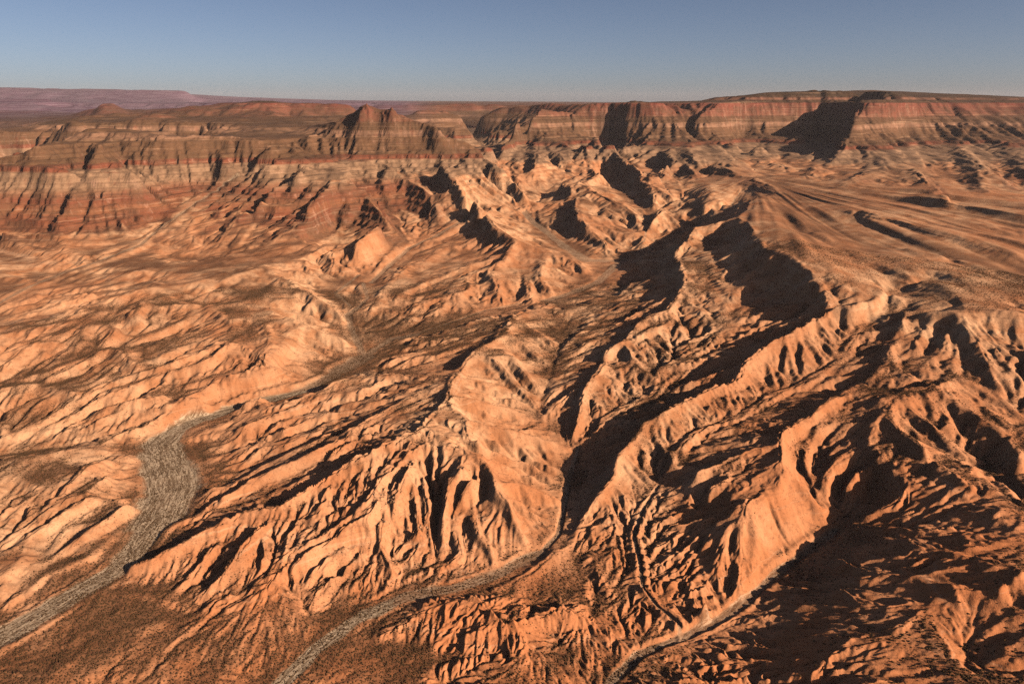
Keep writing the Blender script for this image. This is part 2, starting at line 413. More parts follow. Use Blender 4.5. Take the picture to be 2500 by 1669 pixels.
D 2 0 6200,6200 : 560,232 640,262
D 1 0 6150,6200 : 2120,245 2220,225
'''
TILES = {'F': (0, 0, 1.0643), '1': (0, 180, .38314), '2': (800, 180, .38314), '3': (1600, 180, .38314),
         '4': (0, 600, .38314), '5': (800, 600, .38314), '6': (1600, 600, .38314),
         '7': (0, 1069, .38314), '8': (800, 1069, .38314), '9': (1600, 1069, .38314)}
CP, SP = math.cos(PITCH), math.sin(PITCH)

def ray(sx, sy):
    cx = (sx * .4096 - 512) / FPX; cy = (341.5 - sy * .4096) / FPX
    return cx, CP + cy * SP, -SP + cy * CP

def parse():
    out = []
    for ln in SURVEY.strip().splitlines():
        ln = ln.split('#')[0].strip()
        if not ln: continue
        a, b = ln.split(':'); kd, tl, w, hs = a.split()
        hs = [float(h) for h in hs.split(',')]
        ox, oy, sc = TILES[tl]
        P = [tuple(float(c) for c in p.split(',')) for p in b.split()]
        ws = [float(c) for c in w.split(',')]
        if len(ws) != len(P): ws = [ws[0]] * len(P)
        if kd == 'Q':        # plan positions given directly in metres
            out.append(('R', ws, np.array([(x, y, z) for (x, y), z in zip(P, np.interp(np.linspace(0, 1, len(P)), np.linspace(0, 1, len(hs)), hs))]))); continue
        P = [(ox + x * sc, oy + y * sc) for x, y in P]
        L = [0.0]
        for p, q in zip(P, P[1:]): L.append(L[-1] + math.hypot(q[0] - p[0], q[1] - p[1]))
        if len(hs) == len(P): H = hs
        else: H = list(np.interp(np.array(L) / max(L[-1], 1e-6), np.linspace(0, 1, len(hs)), hs))
        W = []
        for (x, y), h in zip(P, H):
            dx, dy, dz = ray(x, y)
            if kd in 'DE': t = h / dy
            else:
                t = h / dz
                if t <= 0: t = 8000.0
            W.append((t * dx, t * dy, t * dz))
        out.append((kd, ws, np.array(W)))
    return out
LINES = parse()
for _wl in EXTRA if 'EXTRA' in globals() else []: LINES.append(_wl)

# ---------------------------------------------------------------- strata: raw slope height -> terraced height
ZK = [(-2000, -2000), (-520, -520), (-416, -430), (-407, -405), (-268, -262), (-246, -222), (-172, -150), (-116, -10), (-30, 30), (-18, 62), (100, 150), (2000, 2000)]
RK = np.array([k[0] for k in ZK], float); TK = np.array([k[1] for k in ZK], float)
def terr(r): return np.interp(r, RK, TK)
def unterr(z): return np.interp(z, TK, RK)
def sfun(x):
    return np.ones_like(x)

# ---------------------------------------------------------------- macro relief, solved on a log-polar grid
ST = 0.0026
TH0, TH1 = math.radians(-62), math.radians(74)
U0, U1 = math.log(430), math.log(60000)
NU, NV = int((U1 - U0) / ST) // 32 * 32 + 32, int((TH1 - TH0) / ST) // 32 * 32 + 32

def cells(x, y):
    r = np.hypot(x, y); return (np.log(r) - U0) / ST, (np.arctan2(x, y) - TH0) / ST

def rasterise(LINES=None):
    LINES = LINES if LINES is not None else globals()['LINES']
    S = np.zeros((NU, NV)); N = np.zeros((NU, NV))
    wash = np.full((NU, NV), 9.0); fa = np.zeros((NU, NV)); fl = np.zeros((NU, NV))
    uu, vv = np.meshgrid(U0 + ST * np.arange(NU), TH0 + ST * np.arange(NV), indexing='ij')
    GX, GY = np.exp(uu) * np.sin(vv), np.exp(uu) * np.cos(vv)
    for kd, wl, W in LINES:
        run = 0.0; sf = sfun(W[:, 0]); Z = unterr(W[:, 2] * sf) / sf
        for i in range(len(W) - 1):
            a, b = W[i], W[i + 1]
            ua, va = cells(a[0], a[1]); ub, vb = cells(b[0], b[1])
            n = int(max(abs(ua - ub), abs(va - vb)) * 1.5) + 2
            run += math.hypot(b[0] - a[0], b[1] - a[1])
            t = np.linspace(0, 1, n)
            x = a[0] + (b[0] - a[0]) * t; y = a[1] + (b[1] - a[1]) * t
            u, v = cells(x, y); u = np.rint(u).astype(int); v = np.rint(v).astype(int)
            ok = (u >= 0) & (u < NU) & (v >= 0) & (v < NV)
            z = Z[i] + (Z[i + 1] - Z[i]) * t
            np.add.at(S, (u[ok], v[ok]), z[ok]); np.add.at(N, (u[ok], v[ok]), 1)
            w = max(wl[i], wl[i + 1])
            if w > 0 and ok.any():
                m = int(w * 2.2 / (ST * max(430, min(np.hypot(a[0], a[1]), np.hypot(b[0], b[1]))))) + 3
                sl = (slice(max(u.min() - m, 0), u.max() + m + 1), slice(max(v.min() - m, 0), v.max() + m + 1))
                d = b[:2] - a[:2]; L2 = max(float(d @ d), 1e-6)
                tt = np.clip(((GX[sl] - a[0]) * d[0] + (GY[sl] - a[1]) * d[1]) / L2, 0, 1)
                dist = np.hypot(GX[sl] - a[0] - d[0] * tt, GY[sl] - a[1] - d[1] * tt) / (wl[i] + (wl[i + 1] - wl[i]) * tt)
                cr = ((GX[sl] - a[0]) * d[1] - (GY[sl] - a[1]) * d[0]) / math.sqrt(L2)
                bt = dist < wash[sl]
                fa[sl] = np.where(bt, run + tt * math.sqrt(L2), fa[sl]); fl[sl] = np.where(bt, cr, fl[sl])
                wash[sl] = np.minimum(wash[sl], dist)
                inn = (dist < 1.0)
                S[sl][inn] += (Z[i] + (Z[i + 1] - Z[i]) * tt)[inn] * 50; N[sl][inn] += 50
    # rim of the model far away and underfoot
    m = N > 0
    V = np.where(m, S / np.maximum(N, 1), 0)
    global FA, FL
    FA, FL = fa, fl
    return V, m, wash, GX, GY

TENS = .12
def membrane(V, m):
    lev = [(V, m)]
    while min(lev[-1][0].shape) > 20:
        v, k = lev[-1]; a, b = v.shape; a -= a % 2; b -= b % 2
        kk = k[:a, :b].reshape(a // 2, 2, b // 2, 2).astype(float); vv = v[:a, :b].reshape(a // 2, 2, b // 2, 2)
        n = kk.sum((1, 3)); lev.append((np.where(n > 0, (vv * kk).sum((1, 3)) / np.maximum(n, 1), 0), n > 0))
    h = np.full(lev[-1][0].shape, lev[-1][0][lev[-1][1]].mean())
    for i, (v, k) in enumerate(reversed(lev)):
        if h.shape != v.shape:
            h = np.repeat(np.repeat(h, 2, 0), 2, 1)
            h = np.pad(h, ((0, max(0, v.shape[0] - h.shape[0])), (0, max(0, v.shape[1] - h.shape[1]))), mode='edge')[:v.shape[0], :v.shape[1]]
        h = np.where(k, v, h)
        ii, jj = np.indices(h.shape); par = (ii + jj) % 2
        ms = [(~k) & (par == q) for q in (0, 1)]
        for it in range(400 if i < 3 else 160):
            for q in (0, 1):
                p = np.pad(h, 1, mode='edge')
                av = (p[:-2, 1:-1] + p[2:, 1:-1] + p[1:-1, :-2] + p[1:-1, 2:]) * .25
                h = np.where(ms[q], h + 1.6 * (av - h), h)
        fr = ~k                                   # tension spline: rounds crests and feet
        for it in range(260 if i < 4 else 140):
            p = np.pad(h, 1, mode='edge')
            lp = (p[:-2, 1:-1] + p[2:, 1:-1] + p[1:-1, :-2] + p[1:-1, 2:]) * .25 - h
            p = np.pad(lp, 1, mode='edge')
            ll = (p[:-2, 1:-1] + p[2:, 1:-1] + p[1:-1, :-2] + p[1:-1, 2:]) * .25 - lp
            h = h + fr * (TENS * lp - (1 - TENS) * .42 * ll)
    return h

def blur(a, s):
    r = int(3 * s) + 1; k = np.exp(-.5 * (np.arange(-r, r + 1) / s) ** 2); k /= k.sum()
    p = np.pad(a, ((r, r), (0, 0)), mode='edge'); a = sum(k[i] * p[i:i + a.shape[0]] for i in range(2 * r + 1))
    p = np.pad(a, ((0, 0), (r, r)), mode='edge'); return sum(k[i] * p[:, i:i + a.shape[1]] for i in range(2 * r + 1))

def soften(lines):
    """lower the near crests towards the valley floors, keeping each crest on its own line of sight"""
    v, m, _, gx, gy = rasterise([l for l in lines if l[0] == 'V'])
    fl = membrane(v, m); out = []
    for kd, w, W in lines:
        if kd == 'R':
            W = W.copy()
            for q in W:
                if math.hypot(q[0], q[1]) > 4200: continue
                d = q / np.linalg.norm(q); t = np.linalg.norm(q); z0 = q[2]
                for it in range(4):
                    p = d * t; u, vv = cells(p[0], p[1]); iu = int(min(max(u, 0), NU - 1)); iv = int(min(max(vv, 0), NV - 1))
                    kk = RELIEF * (1 - .55 * min(1, max(0, (p[0] - 200) / 200)) * min(1, max(0, (2000 - t) / 500)))
                    f = min(fl[iu, iv], z0); k = kk + (1 - kk) * min(1, max(0, (t - 3000) / 1200))
                    t = .5 * t + .5 * (f + (z0 - f) * k) / d[2]
                q[:] = d * t
        out.append((kd, w, W))
    return out
RELIEF = .55
LINES = soften(LINES)
Vc, Mc, WASH, GX, GY = rasterise()
RAW = membrane(Vc, Mc)

# ---------------------------------------------------------------- running water: stream-power erosion cuts branching ravines
def erode(H0, wash, floor, steps=26, kdt=.13, diff=.024):
    nu = int((math.log(12000) - U0) / ST); nv = NV
    h = H0[:nu].copy(); r = np.hypot(GX[:nu], GY[:nu]); dx = ST * r
    rng = np.random.default_rng(3)
    def lowres(k):
        a = rng.standard_normal((nu // k + 3, nv // k + 3)); ui = np.arange(nu) / k; vi = np.arange(nv) / k
        i = ui.astype(int); j = vi.astype(int); a0 = (ui - i)[:, None]; b0 = (vi - j)[None, :]
        a0 = a0 * a0 * (3 - 2 * a0); b0 = b0 * b0 * (3 - 2 * b0)
        return (a[i][:, j] * (1 - a0) + a[i + 1][:, j] * a0) * (1 - b0) + (a[i][:, j + 1] * (1 - a0) + a[i + 1][:, j + 1] * a0) * b0
    seed = (lowres(1) * .10 + lowres(3) * .28 + lowres(7) * .55 + lowres(16) * 1.0 + lowres(36) * 1.3) * np.clip(dx, 3, 14) * .42
    fix = wash[:nu] < 1.0
    vm = VMASK[:nu]
    fix = fix | vm
    fan = np.clip((GX[:nu] - 900) / 400, 0, 1) * np.clip((H0[:nu] + 705) / 40, 0, 1) * np.clip((-572 - H0[:nu]) / 20, 0, 1) * np.clip((6800 - r) / 900, 0, 1) * np.clip((r - 2200) / 400, 0, 1)
    top = np.clip((H0[:nu] + 330) / 120, 0, 1)
    near = np.clip((1420 - r) / 200, 0, 1) * np.clip((350 - GX[:nu]) / 200, 0, 1)
    lr = np.clip((GX[:nu] - 380) / 150, 0, 1) * np.clip((1850 - r) / 300, 0, 1)
    kmod = ((1 - .6 * near) * (1 - .6 * lr) * (1 - .8 * fan) * (1 - .45 * top) * (1 - .6 * np.clip((H0[:nu] + 200) / 50, 0, 1)) * (1 - .15 * np.clip((r - 3800) / 800, 0, 1)) * (1 - .8 * np.clip(blur(RMASK.astype(float), 2.0)[:nu] / .12, 0, 1))).ravel()
    h += np.where(fix, 0, seed * (1 - .8 * fan) * (1 - .55 * near) * (1 - .5 * lr))
    nr = blur(VMASK.astype(float), 3.0)[:nu]
    slack = 60 * np.clip(1 - nr / .10, 0, 1)          # banks may not be cut below the bed they drain to
    fl_ = np.minimum(floor[:nu], H0[:nu]) - slack
    fixb = fix.copy(); fixb[0] = fixb[-1] = True; fixb[:, 0] = fixb[:, -1] = True
    N_ = nu * nv; idx = np.arange(N_).reshape(nu, nv)
    offs = [(-1, 0, 1.), (1, 0, 1.), (0, -1, 1.), (0, 1, 1.), (-1, -1, 1.414), (-1, 1, 1.414), (1, -1, 1.414), (1, 1, 1.414)]
    cell = (dx * dx).ravel()
    for st in range(steps):
        if st % 2 == 0:
            for _ in range(30 if st == 0 else 8):        # fill small pits
                p = np.pad(h, 1, constant_values=1e9)
                mn = np.minimum.reduce([p[1 + a:nu + 1 + a, 1 + b:nv + 1 + b] for a, b, _d in offs])
                pit = (h <= mn) & ~fixb
                if not pit.any(): break
                h = np.where(pit, mn + .02, h)
            best = np.zeros((nu, nv)); rec = idx.copy(); dist = dx.copy()
            p = np.pad(h, 1, constant_values=1e9)
            for a, b, d in offs:
                s = (h - p[1 + a:nu + 1 + a, 1 + b:nv + 1 + b]) / d
                m = s > best
                best = np.where(m, s, best); rec = np.where(m, idx + a * nv + b, rec); dist = np.where(m, dx * d, dist)
            rec = np.where((rec < 0) | (rec >= N_), idx, rec)
            order = np.argsort(h, axis=None, kind='stable')
            recl = rec.ravel().tolist(); ol = order.tolist(); A = cell.tolist()
            for i in reversed(ol):
                q = recl[i]
                if q != i: A[q] += A[i]
            Am = np.minimum(np.array(A), 4e5) ** .45
            F = kdt * kmod * Am / dist.ravel(); F[fixb.ravel()] = 0; F[rec.ravel() == idx.ravel()] = 0
            Fl = F.tolist()
        hl = h.ravel().tolist()
        for i in ol:
            f = Fl[i]
            if f:
                hr = hl[recl[i]]; hi = hl[i]
                if hi > hr: hl[i] = (hi + f * hr) / (1 + f)
        h = np.array(hl).reshape(nu, nv)
        h = np.maximum(h, fl_)
        p = np.pad(h, 1, mode='edge')
        h = h + np.where(fixb, 0, diff) * (p[:-2, 1:-1] + p[2:, 1:-1] + p[1:-1, :-2] + p[1:-1, 2:] - 4 * h)
    out = H0.copy(); k = np.clip((nu - 1 - np.arange(nu)) / 40, 0, 1)[:, None]
    out[:nu] = H0[:nu] * (1 - k) + h * k
    return out, np.pad(np.log10(np.array(A).reshape(nu, nv) / (dx * dx)), ((0, NU - nu), (0, 0)))
_v, VMASK = rasterise([l for l in LINES if l[0] == 'V'])[:2]
RMASK = rasterise([l for l in LINES if l[0] == 'R'])[1]
FLOOR = membrane(_v, VMASK)
_ = rasterise(LINES)
BASE = RAW
RAW, DRAIN = erode(RAW, WASH, FLOOR)
print('eroded', float(np.abs(RAW - BASE).max()))
RAW = blur(RAW, .55)
SM = blur(RAW, 2.0)
gu = np.gradient(SM, ST, axis=0); gv = np.gradient(SM, ST, axis=1)
rr = np.hypot(GX, GY); sn, cs = GX / rr, GY / rr
SX = (gu * sn + gv * cs) / rr; SY = (gu * cs - gv * sn) / rr     # world gradient

def samp(A, u, v):
    u = np.clip(u, 0, NU - 1.001); v = np.clip(v, 0, NV - 1.001)
    i = u.astype(np.int32); j = v.astype(np.int32); a = (u - i).astype(np.float32); b = (v - j).astype(np.float32)
    return (A[i, j] * (1 - a) + A[i + 1, j] * a) * (1 - b) + (A[i, j + 1] * (1 - a) + A[i + 1, j + 1] * a) * b
def samps(A, u, v):      # smooth (quadratic B-spline like) sampling
    o = .5
    return .25 * (samp(A, u - o, v - o) + samp(A, u + o, v - o) + samp(A, u - o, v + o) + samp(A, u + o, v + o))

# ---------------------------------------------------------------- noise
LAT = RNG.random((256, 256)).astype(np.float32)
OX = RNG.random((256, 256)).astype(np.float32) * .5; OY = RNG.random((256, 256)).astype(np.float32) * .5
def vnoise(x, y):
    i = np.floor(x).astype(np.int32); j = np.floor(y).astype(np.int32)
    a = (x - i).astype(np.float32); b = (y - j).astype(np.float32)
    a = a * a * a * (a * (a * 6 - 15) + 10); b = b * b * b * (b * (b * 6 - 15) + 10)
    i &= 255; j &= 255; i1 = (i + 1) & 255; j1 = (j + 1) & 255
    return (LAT[i, j] * (1 - a) + LAT[i1, j] * a) * (1 - b) + (LAT[i, j1] * (1 - a) + LAT[i1, j1] * a) * b
def fbm(x, y, n, g=.5, lac=2.03):
    s = 0; a = 1; t = 0
    for k in range(n):
        s = s + a * (vnoise(x + 17.3 * k, y - 9.1 * k) - .5); t += a; a *= g; x = x * lac; y = y * lac
    return s / t * 2
def gully(px, py, dx, dy):
    """stripes across direction (dx,dy): fluting that runs down the slope; returns value and its derivative along (dx,dy)"""
    ix = np.floor(px); iy = np.floor(py); fx = (px - ix).astype(np.float32); fy = (py - iy).astype(np.float32)
    ix = ix.astype(np.int32); iy = iy.astype(np.int32)
    va = np.zeros(px.shape, np.float32); vb = np.zeros(px.shape, np.float32); wt = np.zeros(px.shape, np.float32)
    for i in (-2, -1, 0, 1):
        for j in (-2, -1, 0, 1):
            ci = (ix - i) & 255; cj = (iy - j) & 255
            qx = fx + i - OX[ci, cj]; qy = fy + j - OY[ci, cj]
            w = np.exp(-2 * (qx * qx + qy * qy)); m = (qx * dx + qy * dy) * 6.2832
            wt += w; va += np.cos(m) * w; vb -= np.sin(m) * w
    return va / wt, vb / wt

# ---------------------------------------------------------------- fine relief at mesh vertices
def relief(x, y, g):
    """raw terraced height at world points; g = local vertex spacing in metres"""
    r = np.hypot(x, y)
    wa = np.clip(r * .006, 6, 40)
    f1 = 1 / np.clip(r * .06, 70, 500)
    wx = wa * fbm(x * f1, y * f1, 3); wy = wa * fbm(x * f1 + 31.7, y * f1 + 8.3, 3)
    u, v = cells(x + wx, y + wy)
    h = samps(RAW, u, v); sx = samp(SX, u, v); sy = samp(SY, u, v)
    ws = samp(WASH, u, v)
    off = np.clip((ws - .9) / .9, 0, 1); off = off * off * (3 - 2 * off)
    sl = np.hypot(sx, sy) + 1e-6
    near = np.clip((9000 - r) / 5000, 0, 1)
    det = np.zeros_like(h)
    sref = (.24 - .11 * np.clip((r - 3800) / 1000, 0, 1)); steep = np.clip((sl - .32) / .18, 0, 1)
    amod = np.clip(1.0 + 1.3 * fbm(x / 330 + 9, y / 330, 2), .45, 1.5)
    lwk = 1 - .5 * np.clip((-500 - x) / 500, 0, 1) * np.clip((y - 3700) / 300, 0, 1)
    cx, cy = -sy / sl, sx / sl
    ddx = np.zeros_like(h); ddy = np.zeros_like(h)
    for lam, amp in ((420, 9), (190, 6), (92, 4.5), (46, 3.6), (23, 3.0), (11.5, 1.9), (5.7, 1.0)):
        fade = np.clip((lam / (3.2 * g) - 1) / 1.2, 0, 1)
        if lam == 420: fade = fade * np.clip((r - 3800) / 1500, 0, 1)
        if lam == 190: fade = fade * np.clip((r - 1800) / 2500, .2, 1)
        if not (fade > 0).any(): continue
        far_w = np.clip((r - 6300) / 700, 0, 1)
        amp = amp * (1 + 1.3 * far_w * (lam < 300) * steep)
        if lam > 150: fade = fade * (1 - (1 - far_w * (lam < 300)) * steep * (.9 if lam > 300 else .6))
        am = fade * amp * lwk * np.clip((sl - .02) / sref, 0, 1.1) * off * amod * (1 - (.3 if lam > 60 else .48) * steep)
        px, py = x / lam + 3.1, y / lam - 7.7
        qx = cx + ddx; qy = cy + ddy; qn = np.hypot(qx, qy) + 1e-6
        a, b = gully(px, py, qx / qn * .95, qy / qn * .95)
        a = 2 * np.clip((a + 1) * .5, 0, 1) ** .62 - 1.05
        det += am * a
        # steer the finer fluting away from the crests of the coarser one
        k = 1.1 * b * np.clip(sl / .3, 0, 1)
        ddx = ddx * .6 - k * sx / sl * -1; ddy = ddy * .6 - k * sy / sl * -1
    # undulation of flats and fine roughness
    fl = 1 - np.clip(sl / .25, 0, 1)
    for lam, amp in ((300, 6.0), (120, 2.6), (40, 1.6), (14, .8), (5, .35)):
        fade = np.clip((lam / (3 * g) - 1), 0, 1) * (.25 + .75 * off)
        det += fade * amp * fbm(x / lam, y / lam, 2) * (.6 + .6 * fl)
    crag = np.clip((r - 3800) / 800, 0, 1) * np.clip((sl - .35) / .3, 0, 1)
    for lam, amp in ((130, 14), (55, 10), (26, 5)):
        fade = np.clip((lam / (3 * g) - 1), 0, 1)
        det += crag * fade * amp * (.5 - np.abs(fbm(x / lam + 5, y / lam, 2)) * 2)
    bench = np.clip((r - 5400) / 400, 0, 1) * np.clip((10800 - r) / 800, 0, 1) * np.clip((-200 - x) / 500, 0, 1) * np.clip((h + 290) / 50, 0, 1)
    det += bench * (34 * fbm(x / 800, y / 800, 4) - 26)
    fm = np.clip((x - 900) / 400, 0, 1) * np.clip((h + 705) / 30, 0, 1) * np.clip((-570 - h) / 15, 0, 1) * np.clip((6300 - r) / 900, 0, 1) * np.clip((r - 2200) / 400, 0, 1)
    ax, ay = x - 1996, 5807 - y; ar = np.hypot(ax, ay); an = np.arctan2(ax, ay)
    rib = fbm(an * 11 + .7 * fbm(x / 600, y / 600, 2), ar / 2000, 1) + .3 * fbm(an * 27 + 4, ar / 1100, 2)
    det = det * (1 - .6 * fm)
    det += fm * 30 * np.clip(ar / 1500, .15, 1) * np.clip(rib * 1.6, -1, 1)
    raw = h + det
    return raw, sl, off, ws, r

def shape(x, y, g):
    raw, sl, off, ws, r = relief(x, y, g)
    far = np.clip((r - 12500) / 4000, 0, 1)
    if (far > 0).any():      # canyon country far off: layered tableland noise
        raw = raw + far * (np.minimum(fbm(x / 2600, y / 2600, 5) - .05, 0) * 230)
    dip = 14 * fbm(x / 900, y / 900, 3)
    sf = sfun(x)
    z = (terr((raw + dip) * sf)) / sf - dip * .8
    hi = np.clip((raw + 640) / 60, 0, 1)
    # small ledges in the walls
    for per, am in ((31.0, .55), (12.7, .7)):
        fd = np.clip(per / (g * .9) - 1, 0, 1) * hi * am * np.clip((sl - .12) / .2, 0, 1)
        s = (z + dip * .3) / per; fr = s - np.floor(s)
        z = z + fd * per * (np.clip((fr - .5) * 3.0 + .5, 0, 1) - fr) * .8
    # lower red ledges at the foot of the left wall
    lm = np.clip((-500 - x) / 500, 0, 1) * np.clip((y - 3700) / 300, 0, 1) * np.clip((raw + 830) / 40, 0, 1) * np.clip((-520 - raw) / 30, 0, 1) * np.clip((sl - .2) / .15, 0, 1)
    for per, am in ((41., .5), (14., .5)):
        s = (z + 9 + dip + 16 * fbm(x / 210, y / 210, 2)) / per; fr = s - np.floor(s)
        z = z + lm * per * (np.clip((fr - .5) * 3. + .5, 0, 1) - fr) * am
    # faint benches in the badland hills
    lo = np.clip((-560 - raw) / 60, 0, 1) * np.clip((sl - .15) / .2, 0, 1) * off
    s = (z + dip) / 17.; fr = s - np.floor(s)
    z = z + lo * np.clip(5 / g - .6, 0, 1) * 17. * (np.clip((fr - .5) * 1.6 + .5, 0, 1) - fr) * .22
    return z, raw, sl, off, ws, r

QUAL = 1.0
def radial_rows():
    rs = [520.0]
    while rs[-1] < 56000:
        r = rs[-1]
        k = .0015 if r < 3000 else (.0014 if r < 10300 else (.004 if r < 40000 else .01))
        rs.append(r * (1 + k / QUAL))
    return np.array(rs)
RS = radial_rows()
ths = [math.radians(-54)]
while ths[-1] < math.radians(66):
    t = ths[-1]; e = max(0, abs(t) - math.radians(38.5))
    ths.append(t + (.00125 if e == 0 else .00125 + e * .02) / QUAL)
TS = np.array(ths)
NR, NT = len(RS), len(TS)
print('grid', NR, NT, NR * NT)
R2, T2 = np.meshgrid(RS, TS, indexing='ij')
X = R2 * np.sin(T2); Y = R2 * np.cos(T2)
Z = np.empty_like(X); ATT = np.empty((NR, NT, 4), np.float32)   # off(wash), slope, raw
CH = 128
dr = np.gradient(RS)
for i in range(0, NR, CH):
    s = slice(i, min(NR, i + CH))
    g = np.maximum(R2[s] * .00125, np.minimum(dr[s][:, None], R2[s] * .004)).astype(np.float32)
    z, raw, sl, off, ws, r = shape(X[s], Y[s], g)
    Z[s] = z; ATT[s, :, 0] = ws + .45 * fbm(X[s] / 45, Y[s] / 45, 4); ATT[s, :, 1] = sl; ATT[s, :, 2] = raw
print('relief done')

uu_, vv_ = cells(X, Y)
ii_ = np.clip(np.rint(uu_), 0, NU - 1).astype(int); jj_ = np.clip(np.rint(vv_), 0, NV - 1).astype(int)
FLOW = np.stack([samp(FL, uu_, vv_), samp(FA, uu_, vv_)], -1)

# ---------------------------------------------------------------- scene basics
scene = bpy.context.scene
COL = scene.collection
def tag(o, label=None, cat=None, kind=None, group=None):
    if label: o['label'] = label
    if cat: o['category'] = cat
    if kind: o['kind'] = kind
    if group: o['group'] = group
    return o

class NT_:
    def __init__(s, m): s.t = m.node_tree; s.n = s.t.nodes; s.l = s.t.links
    def new(s, k, **kw):
        x = s.n.new(k)
        for a, b in kw.items(): setattr(x, a, b)
        return x
    def put(s, v, sock):
        if isinstance(v, (int, float)): sock.default_value = v
        elif isinstance(v, tuple): sock.default_value = v if len(v) == len(sock.default_value) else v + (1,)
        else: s.l.new(v, sock)
    def math(s, op, a, b=0.0, c=0.0, clamp=False):
        x = s.new('ShaderNodeMath', operation=op, use_clamp=clamp)
        s.put(a, x.inputs[0]); s.put(b, x.inputs[1]); s.put(c, x.inputs[2]); return x.outputs[0]
    def mix(s, f, a, b):
        x = s.new('ShaderNodeMix', data_type='RGBA'); s.put(f, x.inputs[0]); s.put(a, x.inputs[6]); s.put(b, x.inputs[7]); return x.outputs[2]
    def rng(s, v, a, b, c=0.0, d=1.0, smooth=True):
        x = s.new('ShaderNodeMapRange', interpolation_type='SMOOTHSTEP' if smooth else 'LINEAR')
        s.put(v, x.inputs[0]); s.put(a, x.inputs[1]); s.put(b, x.inputs[2]); s.put(c, x.inputs[3]); s.put(d, x.inputs[4]); return x.outputs[0]
    def noise(s, vec, sc, det=4.0, ro=.55, dist=0.0):
        x = s.new('ShaderNodeTexNoise'); s.put(vec, x.inputs['Vector']); s.put(sc, x.inputs['Scale']); s.put(det, x.inputs['Detail']); s.put(ro, x.inputs['Roughness']); s.put(dist, x.inputs['Distortion'])
        return x.outputs[0]
    def vmul(s, v, k):
        x = s.new('ShaderNodeVectorMath', operation='MULTIPLY'); s.put(v, x.inputs[0]); x.inputs[1].default_value = k; return x.outputs[0]
    def ramp(s, f, stops, interp='LINEAR'):
        x = s.new('ShaderNodeValToRGB'); e = x.color_ramp.elements; x.color_ramp.interpolation = interp
        while len(e) > 1: e.remove(e[0])
        e[0].position = stops[0][0]; e[0].color = (*stops[0][1], 1)
        for p, c in stops[1:]:
            k = e.new(p); k.color = (*c, 1)
        s.put(f, x.inputs[0]); return x.outputs[0]

